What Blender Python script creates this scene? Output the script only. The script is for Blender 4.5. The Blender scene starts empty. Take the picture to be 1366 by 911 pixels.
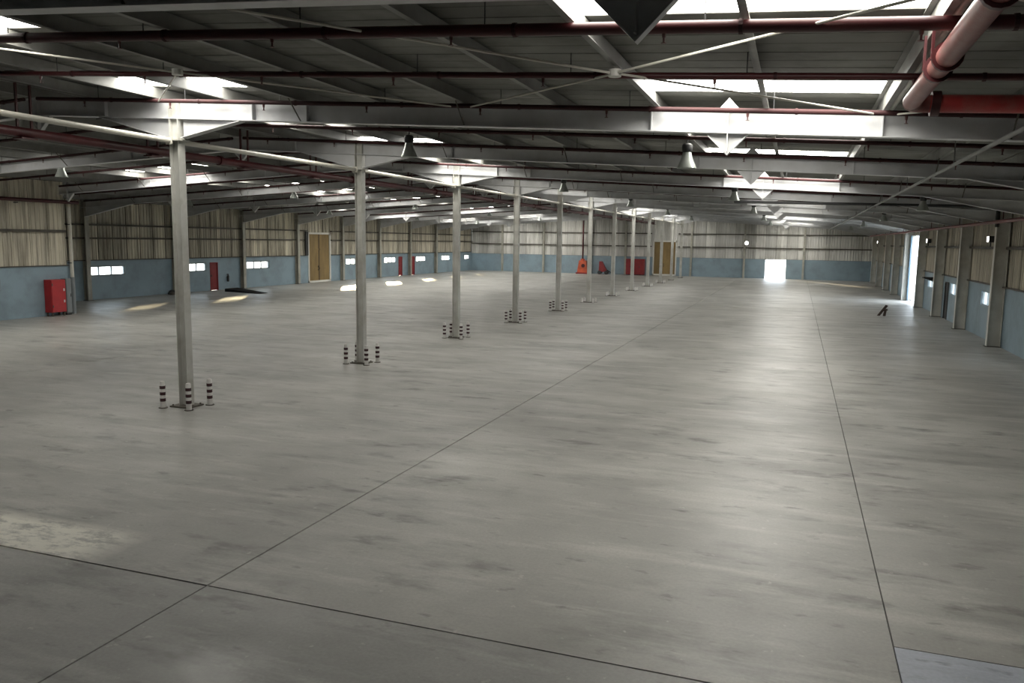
import bpy, math, random
from mathutils import Matrix, Vector

sc = bpy.context.scene
C = sc.collection
random.seed(7)

# ------------------------------------------------------------------ camera
cam_d = bpy.data.cameras.new('camera')
cam = bpy.data.objects.new('camera', cam_d)
C.objects.link(cam)
RR, UU, FF = Vector((0.94168, 0.33619, 0.01473)), Vector((-0.05621, 0.11399, 0.99189)), Vector((-0.33178, 0.93487, -0.12624))
FF.normalize(); RR = (RR - FF * RR.dot(FF)).normalized(); UU = RR.cross(FF)
m = Matrix.Identity(4)
for i in range(3):
    m[i][0], m[i][1], m[i][2] = RR[i], UU[i], -FF[i]
m[0][3], m[1][3], m[2][3] = 0.0, 0.0, 3.8
cam.matrix_world = m
cam_d.sensor_width = 36.0
cam_d.lens = 1063.0 / 1366.0 * 36.0
cam_d.clip_start = 0.05
cam_d.clip_end = 600
sc.camera = cam

# ------------------------------------------------------------------ sky, sun, exposure
SKYLIGHT = 16.0
world = bpy.data.worlds.new('World'); sc.world = world
world.use_nodes = True
bg = world.node_tree.nodes['Background']
bg.inputs[0].default_value = (0.80, 0.90, 1.0, 1)
bg.inputs[1].default_value = 9.0
sun_d = bpy.data.lights.new('sun', 'SUN')
sun_d.energy = 20.0
sun_d.color = (1.0, 0.80, 0.50)
sun_d.angle = math.radians(2.0)
sun = bpy.data.objects.new('sun', sun_d); C.objects.link(sun)
sun.location = (-60, 40, 20)
sun.rotation_euler = Vector((0.50, -0.86, -0.135)).to_track_quat('-Z', 'Y').to_euler()
vs = sc.view_settings
vs.view_transform = 'Standard'; vs.look = 'None'; vs.gamma = 1.0; vs.use_curve_mapping = False
vs.exposure = 0.15

# ------------------------------------------------------------------ materials
def new_mat(name):
    mt = bpy.data.materials.new(name); mt.use_nodes = True
    nt = mt.node_tree
    return mt, nt, nt.nodes['Principled BSDF']

def node(nt, t, **kw):
    n = nt.nodes.new(t)
    for k, v in kw.items():
        setattr(n, k, v)
    return n

def pm(name, col, rough=0.6, var=0.18, scale=2.5, stretch=(1, 1, 1), metal=0.0, dirt=None, dirt_amt=0.0, dirt_scale=1.0, rnd=0.0):
    """painted or bare surface: noise-varied colour, optional dirt colour and per-piece variation"""
    mt, nt, b = new_mat(name)
    L = nt.links.new
    geo = node(nt, 'ShaderNodeNewGeometry')
    mp = node(nt, 'ShaderNodeMapping'); mp.inputs['Scale'].default_value = stretch
    L(geo.outputs['Position'], mp.inputs['Vector'])
    nz = node(nt, 'ShaderNodeTexNoise'); nz.inputs['Scale'].default_value = scale; nz.inputs['Detail'].default_value = 6
    L(mp.outputs[0], nz.inputs['Vector'])
    rp = node(nt, 'ShaderNodeValToRGB')
    lo = [max(0, c * (1 - var)) for c in col]; hi = [min(1, c * (1 + var)) for c in col]
    rp.color_ramp.elements[0].position = 0.3; rp.color_ramp.elements[0].color = (*lo, 1)
    rp.color_ramp.elements[1].position = 0.7; rp.color_ramp.elements[1].color = (*hi, 1)
    L(nz.outputs['Fac'], rp.inputs[0])
    out = rp.outputs[0]
    if dirt:
        n2 = node(nt, 'ShaderNodeTexNoise'); n2.inputs['Scale'].default_value = dirt_scale; n2.inputs['Detail'].default_value = 8
        n2.inputs['Roughness'].default_value = 0.65
        L(mp.outputs[0], n2.inputs['Vector'])
        mr = node(nt, 'ShaderNodeMapRange'); mr.inputs['From Min'].default_value = 0.46; mr.inputs['From Max'].default_value = 0.68
        mr.inputs['To Max'].default_value = dirt_amt
        L(n2.outputs['Fac'], mr.inputs['Value'])
        mx = node(nt, 'ShaderNodeMix', data_type='RGBA'); mx.inputs[7].default_value = (*dirt, 1)
        L(mr.outputs[0], mx.inputs[0]); L(out, mx.inputs[6]); out = mx.outputs[2]
    if rnd:
        oi = node(nt, 'ShaderNodeObjectInfo')
        mr = node(nt, 'ShaderNodeMapRange'); mr.inputs['To Min'].default_value = 1 - rnd; mr.inputs['To Max'].default_value = 1 + rnd
        L(oi.outputs['Random'], mr.inputs['Value'])
        hs = node(nt, 'ShaderNodeHueSaturation'); L(mr.outputs[0], hs.inputs['Value']); L(out, hs.inputs['Color']); out = hs.outputs[0]
    L(out, b.inputs['Base Color'])
    b.inputs['Roughness'].default_value = rough
    b.inputs['Metallic'].default_value = metal
    return mt

def emit(name, col, s):
    mt, nt, b = new_mat(name)
    b.inputs['Base Color'].default_value = (*col, 1)
    b.inputs['Emission Color'].default_value = (*col, 1)
    b.inputs['Emission Strength'].default_value = s
    return mt

def skylight_mat():
    mt, nt, b = new_mat('skylight_sheet')
    L = nt.links.new
    geo = node(nt, 'ShaderNodeNewGeometry')
    nz = node(nt, 'ShaderNodeTexNoise'); nz.inputs['Scale'].default_value = 0.9; nz.inputs['Detail'].default_value = 5
    L(geo.outputs['Position'], nz.inputs['Vector'])
    rp = node(nt, 'ShaderNodeValToRGB')
    rp.color_ramp.elements[0].position = 0.3; rp.color_ramp.elements[0].color = (0.82, 0.79, 0.68, 1)
    rp.color_ramp.elements[1].position = 0.6; rp.color_ramp.elements[1].color = (1.0, 0.98, 0.93, 1)
    L(nz.outputs['Fac'], rp.inputs[0]); L(rp.outputs[0], b.inputs['Emission Color'])
    b.inputs['Base Color'].default_value = (0.75, 0.74, 0.68, 1)
    b.inputs['Emission Strength'].default_value = SKYLIGHT
    return mt

def glass_mat():
    mt, nt, b = new_mat('window_glass')
    L = nt.links.new
    tr = node(nt, 'ShaderNodeBsdfTransparent'); tr.inputs[0].default_value = (0.93, 0.95, 0.95, 1)
    gl = node(nt, 'ShaderNodeBsdfGlossy'); gl.inputs['Roughness'].default_value = 0.05
    mx = node(nt, 'ShaderNodeMixShader'); mx.inputs[0].default_value = 0.08
    L(tr.outputs[0], mx.inputs[1]); L(gl.outputs[0], mx.inputs[2])
    L(mx.outputs[0], nt.nodes['Material Output'].inputs['Surface'])
    return mt

def floor_mat(name, base):
    mt, nt, b = new_mat(name)
    L = nt.links.new
    geo = node(nt, 'ShaderNodeNewGeometry')
    def noise(scale, stretch=(1, 1, 1), detail=8, rough=0.6, rot=0.0, off=(0, 0, 0)):
        mp = node(nt, 'ShaderNodeMapping'); mp.inputs['Scale'].default_value = stretch
        mp.inputs['Rotation'].default_value = (0, 0, rot); mp.inputs['Location'].default_value = off
        L(geo.outputs['Position'], mp.inputs['Vector'])
        n = node(nt, 'ShaderNodeTexNoise'); n.inputs['Scale'].default_value = scale
        n.inputs['Detail'].default_value = detail; n.inputs['Roughness'].default_value = rough
        L(mp.outputs[0], n.inputs['Vector']); return n.outputs['Fac']
    def rng(v, a, b_, c=0.0, d=1.0):
        mr = node(nt, 'ShaderNodeMapRange'); mr.inputs['From Min'].default_value = a; mr.inputs['From Max'].default_value = b_
        mr.inputs['To Min'].default_value = c; mr.inputs['To Max'].default_value = d
        L(v, mr.inputs['Value']); return mr.outputs[0]
    def mix(f, a, bcol, blend='MIX'):
        mx = node(nt, 'ShaderNodeMix', data_type='RGBA'); mx.blend_type = blend
        L(f, mx.inputs[0]); L(a, mx.inputs[6])
        if isinstance(bcol, tuple): mx.inputs[7].default_value = (*bcol, 1)
        else: L(bcol, mx.inputs[7])
        return mx.outputs[2]
    def mul(a, c):
        mm = node(nt, 'ShaderNodeMath', operation='MULTIPLY'); L(a, mm.inputs[0])
        if isinstance(c, float): mm.inputs[1].default_value = c
        else: L(c, mm.inputs[1])
        return mm.outputs[0]
    rp = node(nt, 'ShaderNodeValToRGB')
    rp.color_ramp.elements[0].position = 0.36; rp.color_ramp.elements[0].color = (*[c * 0.80 for c in base], 1)
    rp.color_ramp.elements[1].position = 0.64; rp.color_ramp.elements[1].color = (*[c * 1.18 for c in base], 1)
    L(noise(0.30, detail=10), rp.inputs[0]); col = rp.outputs[0]
    # trowel and tyre streaks running across the hall
    col = mix(rng(noise(1.1, (0.42, 1.25, 1), 10, 0.70, 0.10), 0.53, 0.66, 0, 0.46), col, tuple(c * 0.46 for c in base))
    col = mix(rng(noise(1.1, (0.30, 1.7, 1), 8, 0.66, -0.12, (7, 3, 0)), 0.52, 0.68, 0, 0.50), col, tuple(min(1, c * 1.60) for c in base))
    # oil stains and scuffs
    spot = mul(rng(noise(1.6, (0.55, 1.3, 1), 7, 0.62, 0.25, (3, 9, 0)), 0.54, 0.68, 0, 0.72), rng(noise(0.28, off=(11, 2, 0)), 0.46, 0.58))
    col = mix(spot, col, (0.075, 0.070, 0.064))
    col = mix(rng(noise(3.6, (0.6, 1.2, 1), 5, 0.55, 0.3, (1, 5, 0)), 0.63, 0.74, 0, 0.60), col, (0.085, 0.08, 0.075))
    # worn pale grains and fine mottling
    col = mix(rng(noise(7.0, detail=4, off=(4, 4, 0)), 0.66, 0.71, 0, 0.55), col, (0.55, 0.54, 0.51))
    col = mix(rng(noise(26.0, detail=4), 0.38, 0.62, 0, 0.20), col, tuple(c * 0.55 for c in base))
    # the pale patch beside the cross joint
    sx = node(nt, 'ShaderNodeSeparateXYZ'); L(geo.outputs['Position'], sx.inputs[0])
    inx = mul(rng(sx.outputs[0], -10.9, -9.9), rng(sx.outputs[0], -7.45, -8.05))
    iny = mul(rng(sx.outputs[1], 6.70, 6.74), rng(sx.outputs[1], 7.75, 7.45))
    col = mix(mul(mul(inx, iny), rng(noise(3.0, (0.6, 1.4, 1), 9, 0.75), 0.40, 0.52, 0.10, 1.0)), col, (0.80, 0.78, 0.70))
    L(col, b.inputs['Base Color'])
    rr = rng(noise(0.9, (0.5, 1.4, 1), 7, 0.6, 0, (2, 2, 0)), 0.3, 0.7, 0.30, 0.58)
    L(rr, b.inputs['Roughness'])
    b.inputs['Specular IOR Level'].default_value = 0.45
    bp = node(nt, 'ShaderNodeBump'); bp.inputs['Strength'].default_value = 0.10; bp.inputs['Distance'].default_value = 0.02
    L(noise(6.0, detail=5), bp.inputs['Height']); L(bp.outputs[0], b.inputs['Normal'])
    return mt

M = {}
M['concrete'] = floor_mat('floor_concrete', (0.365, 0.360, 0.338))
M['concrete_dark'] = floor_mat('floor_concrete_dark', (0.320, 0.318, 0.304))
M['concrete_blue_lit'] = floor_mat('floor_concrete_blue_lit', (0.44, 0.47, 0.53))  # pale slab tone with bluish light put into the colour
M['joint'] = pm('joint_filler', (0.05, 0.048, 0.045), 0.9, 0.2)
M['steel'] = pm('grey_painted_steel', (0.63, 0.635, 0.645), 0.45, 0.10, 1.6, dirt=(0.42, 0.41, 0.38), dirt_amt=0.40, dirt_scale=1.2)
M['col_steel'] = pm('column_paint', (0.60, 0.595, 0.56), 0.45, 0.10, 1.6, dirt=(0.30, 0.28, 0.22), dirt_amt=0.45, dirt_scale=1.5)
M['wallcol'] = pm('wall_column_paint', (0.40, 0.39, 0.34), 0.5, 0.14, 1.6, dirt=(0.18, 0.16, 0.12), dirt_amt=0.5, dirt_scale=1.2)
M['wallcol_pale'] = pm('pale_wall_column_paint', (0.60, 0.59, 0.54), 0.5, 0.12, 1.6, dirt=(0.34, 0.32, 0.26), dirt_amt=0.5, dirt_scale=1.2)
M['purlin'] = pm('galvanised_purlin', (0.26, 0.26, 0.245), 0.5, 0.15, 1.2, dirt=(0.12, 0.11, 0.09), dirt_amt=0.55)
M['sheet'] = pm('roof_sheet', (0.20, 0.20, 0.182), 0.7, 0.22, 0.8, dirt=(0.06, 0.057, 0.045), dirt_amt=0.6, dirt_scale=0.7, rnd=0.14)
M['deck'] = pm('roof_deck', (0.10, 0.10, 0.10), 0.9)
M['skylight'] = skylight_mat()
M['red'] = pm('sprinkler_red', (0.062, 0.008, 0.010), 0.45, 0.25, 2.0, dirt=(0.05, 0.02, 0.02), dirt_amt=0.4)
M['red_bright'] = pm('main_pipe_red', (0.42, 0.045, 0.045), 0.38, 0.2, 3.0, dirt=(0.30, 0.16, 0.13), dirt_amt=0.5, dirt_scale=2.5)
M['red_shaded'] = pm('shaded_branch_red', (0.036, 0.006, 0.007), 0.75, 0.25)  # pipe red darkened so thin pipes stand as silhouettes against bright rafters
M['wall_red'] = pm('dull_red_pipe', (0.17, 0.045, 0.042), 0.5, 0.2)
M['pink'] = pm('pinkish_red_pipe', (0.25, 0.070, 0.064), 0.42, 0.2, 3.0, dirt=(0.25, 0.14, 0.12), dirt_amt=0.6, dirt_scale=3.0)  # pinkish red of the near main pipe
M['white_pipe'] = pm('pale_pipe', (0.66, 0.64, 0.57), 0.4, 0.1, 1.5, dirt=(0.35, 0.32, 0.26), dirt_amt=0.4)
M['grey_pipe'] = pm('grey_conduit', (0.17, 0.17, 0.165), 0.5, 0.12)
M['black'] = pm('black_metal', (0.025, 0.025, 0.026), 0.5, 0.2)
M['rubber'] = pm('black_rubber', (0.012, 0.012, 0.012), 0.95, 0.2)
M['rubber'].node_tree.nodes['Principled BSDF'].inputs['Specular IOR Level'].default_value = 0.1
M['dark_steel'] = pm('dark_girt', (0.085, 0.075, 0.060), 0.6, 0.25)
M['blue'] = pm('blue_wall_paint', (0.265, 0.355, 0.415), 0.55, 0.07, 0.6, dirt=(0.16, 0.20, 0.22), dirt_amt=0.5, dirt_scale=0.8)
M['clad'] = pm('stained_cladding', (0.60, 0.555, 0.455), 0.75, 0.22, 2.2, (1, 1, 0.10), dirt=(0.13, 0.11, 0.08), dirt_amt=0.75, dirt_scale=2.4, rnd=0.22)
M['clad_far'] = pm('pale_cladding', (0.68, 0.67, 0.64), 0.7, 0.16, 1.6, (1, 1, 0.10), dirt=(0.26, 0.25, 0.22), dirt_amt=0.6, dirt_scale=1.4, rnd=0.20)
M['clad_back'] = pm('cladding_gap', (0.05, 0.042, 0.032), 0.9, 0.2)
M['band_white'] = pm('bollard_white', (0.72, 0.70, 0.68), 0.45, 0.08)
M['band_dark'] = pm('bollard_band', (0.050, 0.016, 0.020), 0.5, 0.2)
M['white'] = pm('white_frame_paint', (0.74, 0.73, 0.68), 0.45, 0.08)
M['wood'] = pm('brown_door_board', (0.27, 0.185, 0.075), 0.6, 0.20, 1.4, (1, 1, 0.35), dirt=(0.13, 0.085, 0.03), dirt_amt=0.6)
M['cab_red'] = pm('cabinet_red', (0.42, 0.022, 0.026), 0.4, 0.12)
M['door_red'] = pm('door_red', (0.24, 0.020, 0.024), 0.45, 0.15)
M['orange'] = pm('valve_red', (0.55, 0.10, 0.04), 0.45, 0.2)
M['cab_grey'] = pm('cabinet_grey', (0.21, 0.23, 0.24), 0.5, 0.08)
M['door_blue'] = pm('sliding_door_blue', (0.17, 0.27, 0.36), 0.5, 0.1)
M['reflector'] = pm('lamp_reflector', (0.42, 0.45, 0.42), 0.30, 0.10, metal=0.35)
M['brass'] = pm('sprinkler_brass', (0.09, 0.03, 0.03), 0.4, 0.2)
M['glass'] = glass_mat()
M['flood'] = emit('flood_lamp_glass', (1.0, 0.97, 0.9), 6.0)
M['yard'] = pm('yard_concrete', (0.55, 0.54, 0.50), 0.9, 0.1)
M['wood_dark'] = pm('dark_timber', (0.045, 0.028, 0.022), 0.7, 0.2)

# ------------------------------------------------------------------ mesh helpers
class MB:
    def __init__(self):
        self.v = []; self.f = []; self.mi = []
    def add(self, vs_, fs, mi=0):
        o = len(self.v); self.v += [tuple(p) for p in vs_]
        for f in fs:
            self.f.append(tuple(o + i for i in f)); self.mi.append(mi)
        return self
    def box(self, x0, x1, y0, y1, z0, z1, mi=0):
        return self.add([(x0, y0, z0), (x1, y0, z0), (x1, y1, z0), (x0, y1, z0), (x0, y0, z1), (x1, y0, z1), (x1, y1, z1), (x0, y1, z1)],
                        [(0, 3, 2, 1), (4, 5, 6, 7), (0, 1, 5, 4), (1, 2, 6, 5), (2, 3, 7, 6), (3, 0, 4, 7)], mi)
    def prism(self, poly, y0, y1, mi=0):
        """polygon in x,z pulled from y0 to y1"""
        n = len(poly)
        vs_ = [(x, y0, z) for x, z in poly] + [(x, y1, z) for x, z in poly]
        fs = [tuple(range(n)), tuple(range(2 * n - 1, n - 1, -1))]
        fs += [(i, i + n, (i + 1) % n + n, (i + 1) % n) for i in range(n)]
        return self.add(vs_, fs, mi)
    def strip(self, a, b, t, y0, y1, mi=0):
        """sloping bar from a=(x,z) to b=(x,z), thickness t downward"""
        return self.prism([a, b, (b[0], b[1] - t), (a[0], a[1] - t)], y0, y1, mi)
    def tube(self, p0, p1, r, n=10, r1=None, mi=0, caps=True):
        p0, p1 = Vector(p0), Vector(p1); d = (p1 - p0).normalized()
        up = Vector((0, 0, 1)) if abs(d.z) < 0.9 else Vector((1, 0, 0))
        a = d.cross(up).normalized(); b = d.cross(a)
        r1 = r if r1 is None else r1
        vs_ = []
        for p, q in ((p0, r), (p1, r1)):
            for i in range(n):
                t = 2 * math.pi * i / n
                vs_.append(p + a * (q * math.cos(t)) + b * (q * math.sin(t)))
        fs = [(i, (i + 1) % n, (i + 1) % n + n, i + n) for i in range(n)]
        if caps: fs += [tuple(range(n - 1, -1, -1)), tuple(range(n, 2 * n))]
        return self.add(vs_, fs, mi)
    def lathe(self, prof, n=16, c=(0, 0, 0), mi=0):
        vs_ = []
        for r, z in prof:
            for i in range(n):
                t = 2 * math.pi * i / n
                vs_.append((c[0] + r * math.cos(t), c[1] + r * math.sin(t), c[2] + z))
        fs = []
        for k in range(len(prof) - 1):
            for i in range(n):
                fs.append((k * n + i, k * n + (i + 1) % n, (k + 1) * n + (i + 1) % n, (k + 1) * n + i))
        return self.add(vs_, fs, mi)
    def mesh(self, name, mats, smooth=False):
        me = bpy.data.meshes.new(name)
        me.from_pydata(self.v, [], self.f)
        if not isinstance(mats, (list, tuple)): mats = [mats]
        for k in mats: me.materials.append(M[k])
        for p, i in zip(me.polygons, self.mi):
            p.material_index = i
            p.use_smooth = smooth
        me.update()
        if smooth:
            me.set_sharp_from_angle(angle=math.radians(40))
        return me
    def build(self, name, mats, parent=None, loc=(0, 0, 0), smooth=False):
        return link(name, self.mesh(name, mats, smooth), parent, loc)

def link(name, me, parent=None, loc=(0, 0, 0), rz=0.0):
    o = bpy.data.objects.new(name, me); C.objects.link(o)
    o.parent = parent; o.location = loc
    if rz: o.rotation_euler.z = rz
    return o

def tag(o, label, cat=None, group=None, kind=None):
    o['label'] = label
    if cat: o['category'] = cat
    if group: o['group'] = group
    if kind: o['kind'] = kind
    return o

def empty(name, loc=(0, 0, 0)):
    o = bpy.data.objects.new(name, None); C.objects.link(o); o.location = loc
    o.empty_display_size = 0.2
    return o

ORD = ['first', 'second', 'third', 'fourth', 'fifth', 'sixth', 'seventh', 'eighth', 'ninth', 'tenth', 'eleventh', 'twelfth',
       'thirteenth', 'fourteenth', 'fifteenth', 'sixteenth', 'seventeenth', 'eighteenth', 'nineteenth', 'twentieth', 'twenty-first', 'twenty-second', 'twenty-third']
# ------------------------------------------------------------------ dimensions
XR, ZR, SL = -16.6, 6.88, 0.056            # ridge line and roof fall
XL, XW = -38.4, 7.5                        # left and right wall inner faces
Y0, YF = -8.0, 92.5                        # near and far wall
XA, YA = -32.5, 28.6                       # annex wall and its corner
XC = -12.45                                # column row
PUR = 0.24                                 # purlin depth
DEP = 0.40                                 # rafter depth
def zt(x): return ZR - SL * abs(x - XR)
def zs(x): return zt(x) + PUR
COLY = [14.1, 21.2, 28.3, 34.9, 41.8, 48.6, 55.4, 62.2, 68.9, 75.4, 81.8, 88.2]
COLX = [-12.72, -12.40, -12.36, -12.24, -12.20, -12.20, -12.20, -12.16, -12.12, -12.05, -12.00, -11.95]
FRAMES = [-1.4, 6.1] + COLY
PX = [-0.65 + 1.78 * k for k in range(-21, 5)]
PX = [x for x in PX if XL + 0.2 < x < XW - 0.1]

# ------------------------------------------------------------------ floor
fl = MB().box(XL - .3, XW + .3, Y0 - .3, YF + .3, -0.30, -0.030).build('floor', 'joint')
tag(fl, 'worn grey concrete floor of the empty hall', 'floor', kind='structure')
XB = [XL - .1, -19.87, -5.89, 1.07, XW + .1]
YB = [Y0, 6.73, 50.0, YF + .1]
for j in range(3):
    for i in range(len(XB) - 1):
        g = lambda x: 0.007 if abs(x - 1.07) < .01 else 0.011
        a, b = XB[i] + g(XB[i]), XB[i + 1] - g(XB[i + 1])
        y0, y1 = YB[j] + .013, YB[j + 1] - .013
        zoff = -0.002 * ((i + j) % 2)
        if j == 1 and i == 3:
            MB().box(a, b, 8.02, y1, -.20, zoff).build('slab', 'concrete', fl)
            s = MB().box(a, b, y0, 8.015, -.20, -0.004).build('slab', 'concrete_blue_lit', fl)  # strip of another slab; bluish light is put into its colour
            s['label'] = 'pale repair strip in the concrete floor, bluish light in its colour'
        else:
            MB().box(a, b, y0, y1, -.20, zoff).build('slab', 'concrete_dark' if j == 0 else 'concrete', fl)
yd = MB().box(-140, 120, -60, 200, -0.60, -0.31).build('yard_ground', 'yard')
tag(yd, 'pale concrete yard outside the open doors', 'ground', kind='structure')

# ------------------------------------------------------------------ roof
dk = MB()
dk.prism([(XL - .4, zs(XL - .4) + .06), (XR, zs(XR) + .06), (XW + .4, zs(XW + .4) + .06),
          (XW + .4, zs(XW + .4) + .16), (XR, zs(XR) + .16), (XL - .4, zs(XL - .4) + .16)], Y0 - .4, YF + .4)
ceil = dk.build('ceiling', 'deck')
tag(ceil, 'low pitched roof of dark sheets on purlins with bright skylights', 'roof', kind='structure')

SW = 0.95
def sheet_mesh(xa, xb, mat, name, ribs=3):
    """one roof sheet, ribs running down the slope, width SW along y"""
    prof = [(0.0, .045), (.02, .012), (SW * .5 - .03, .012), (SW * .5 - .015, .018), (SW * .5 + .015, .018), (SW * .5 + .03, .012), (SW - .02, .012), (SW, .045)]
    mb = MB(); n = len(prof)
    vs_ = [(xa, y, zs(xa) + d) for y, d in prof] + [(xb, y, zs(xb) + d) for y, d in prof]
    mb.add(vs_, [(i, i + 1, i + 1 + n, i + n) for i in range(n - 1)])
    return mb.mesh(name, mat)
STRIPS_R = [(-13.11, -10.70), (-2.43, 1.13)]
STRIPS_L = [(-27.35, -23.79), (-34.47, -30.91)]
def segs(a, b, cuts):
    out = []; x = a
    for c in cuts:
        out.append((x, c[0])); x = c[1]
    out.append((x, b)); return out
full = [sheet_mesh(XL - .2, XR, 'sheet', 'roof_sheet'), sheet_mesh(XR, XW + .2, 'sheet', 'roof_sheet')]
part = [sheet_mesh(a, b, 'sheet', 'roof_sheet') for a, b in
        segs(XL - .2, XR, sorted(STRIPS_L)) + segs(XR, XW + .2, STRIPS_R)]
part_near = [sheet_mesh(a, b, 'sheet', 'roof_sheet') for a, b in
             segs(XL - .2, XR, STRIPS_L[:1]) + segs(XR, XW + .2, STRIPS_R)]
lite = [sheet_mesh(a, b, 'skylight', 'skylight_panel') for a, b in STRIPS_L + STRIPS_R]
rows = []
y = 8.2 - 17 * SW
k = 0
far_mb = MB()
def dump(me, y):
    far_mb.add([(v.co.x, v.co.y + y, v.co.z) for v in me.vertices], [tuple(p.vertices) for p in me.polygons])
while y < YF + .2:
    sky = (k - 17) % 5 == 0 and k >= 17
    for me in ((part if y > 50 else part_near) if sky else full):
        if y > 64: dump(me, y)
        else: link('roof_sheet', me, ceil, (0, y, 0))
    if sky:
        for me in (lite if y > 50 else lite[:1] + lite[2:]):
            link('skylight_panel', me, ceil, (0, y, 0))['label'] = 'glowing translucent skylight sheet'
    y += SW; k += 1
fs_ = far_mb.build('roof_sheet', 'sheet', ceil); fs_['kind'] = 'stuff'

# purlins (Z section along the hall)
for x in PX:
    t = .012; mb = MB(); z0 = zt(x) + .004; z1 = zs(x) - .004
    s = 1 if x > XR else -1
    mb.box(x - t / 2, x + t / 2, Y0, YF, z0, z1)
    mb.box(min(x, x + s * .075), max(x, x + s * .075), Y0, YF, z0, z0 + t)
    mb.box(min(x, x - s * .075), max(x, x - s * .075), Y0, YF, z1 - t, z1)
    mb.build('purlin', 'purlin', ceil)
# sag rods between purlins
for yy in (9.3, 11.9, 17.4, 24.5, 31.4):
    mb = MB()
    mb.tube((XR + .3, yy, zs(XR) - .09), (XW, yy, zs(XW) - .09), .011, 6)
    mb.tube((XR - .3, yy, zs(XR) - .09), (XL, yy, zs(XL) - .09), .011, 6)
    mb.build('sag_rod', 'black', ceil)

# ------------------------------------------------------------------ rafters
def rafter_body(xl, xr):
    mb = MB(); zb = lambda x: zt(x) - DEP
    for a, b in ((xl, XR), (XR, xr)):
        mb.prism([(a, zt(a) - .012), (b, zt(b) - .012), (b, zb(b) + .012), (a, zb(a) + .012)], -.006, .006)
        mb.strip((a, zt(a)), (b, zt(b)), .016, -.10, .10)
        mb.strip((a, zb(a) + .016), (b, zb(b) + .016), .016, -.10, .10)
    return mb.mesh('rafter', 'steel')
def haunch_mesh():
    mb = MB(); zb = lambda x: zt(x) - DEP
    a, b, tip = XC - 2.05, XC + 1.70, 5.86
    for s, e in ((XC - .19, a), (XC + .19, b)):
        mb.prism([(s, zb(s)), (e, zb(e)), (s, tip)], -.006, .006)
        mb.strip((s, tip + .014), (e, zb(e) + .014), .016, -.10, .10)
    return mb.mesh('haunch', 'steel')
def eave_haunch(xw, s):
    mb = MB(); zb = lambda x: zt(x) - DEP
    e = xw + s * 3.4
    mb.prism([(xw, zb(xw)), (e, zb(e)), (xw, zb(xw) - .50)], -.006, .006)
    mb.strip((xw, zb(xw) - .49), (e, zb(e) + .01), .016, -.10, .10)
    return mb.mesh('eave_haunch', 'steel')
def gusset_mesh(x, top=True):
    mb = MB(); zb = zt(x) - DEP; w, h = .33, .33
    mb.prism([(x - w, zb), (x + w, zb), (x, zb - h)], -.007, .007)
    mb.strip((x - w, zb), (x, zb - h), .025, -.05, .05)
    mb.strip((x + w, zb), (x, zb - h), .025, -.05, .05)
    mb.box(x - .008, x + .008, -.10, .10, zb - h + .03, zb + DEP - .02)
    if top:
        z1 = zt(x)
        mb.prism([(x - .17, z1), (x + .17, z1), (x, z1 + .19)], -.007, .007)
    return mb.mesh('gusset_plate', 'steel')
def stiff_mesh(x):
    return MB().box(x - .008, x + .008, -.095, .095, zt(x) - DEP + .02, zt(x) - .02).mesh('web_stiffener', 'steel')
def fly_mesh(x):
    mb = MB(); zb = zt(x) - DEP
    for s in (-1, 1):
        mb.tube((x, s * .07, zb + .02), (x, s * .50, zt(x) + .03), .014, 6)
    return mb.mesh('fly_brace', 'dark_steel')
body_full, body_short = rafter_body(XL + .05, XW - .05), rafter_body(XA + .02, XW - .05)
hm, ehl, ehr = haunch_mesh(), eave_haunch(XL + .32, 1), eave_haunch(XW - .48, -1)
gus = [gusset_mesh(-1.22), gusset_mesh(XR, False), gusset_mesh(-31.9)]
stf = [stiff_mesh(x) for x in (-2.50, 1.14, -9.4, -14.6, -10.7, -21.0, -27.0)]
fly = [fly_mesh(x) for x in PX if min(abs(x - q) for q in (-5.99, -9.55, 2.91, 4.69, -20.23, -23.79, -27.35, -30.91, -34.47)) < .05]
for i, fy in enumerate(FRAMES):
    short = fy < 29
    o = link('roof_rafter', body_short if short else body_full, None, (0, fy, 0))
    if fy < 7:
        lab = 'dark grey roof rafter, the one in front of the first column of the row' if fy > 0 else 'grey roof rafter, second one in front of the first column'
        tag(o, lab, 'rafter')
    else:
        tag(o, 'pale grey steel rafter haunched over the %s column of the row from the far wall' % ORD[13 - i], 'rafter', 'roof rafters')
    link('haunch', hm, o, ((COLX[i - 2] - XC) if i > 1 else COLX[0] - XC, 0, 0))
    if not short: link('eave_haunch', ehl, o)
    link('eave_haunch', ehr, o)
    for g in gus: link('gusset_plate', g, o)
    for s in stf: link('web_stiffener', s, o)
    if fy < 50:
        for f in fly: link('fly_brace', f, o)

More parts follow.
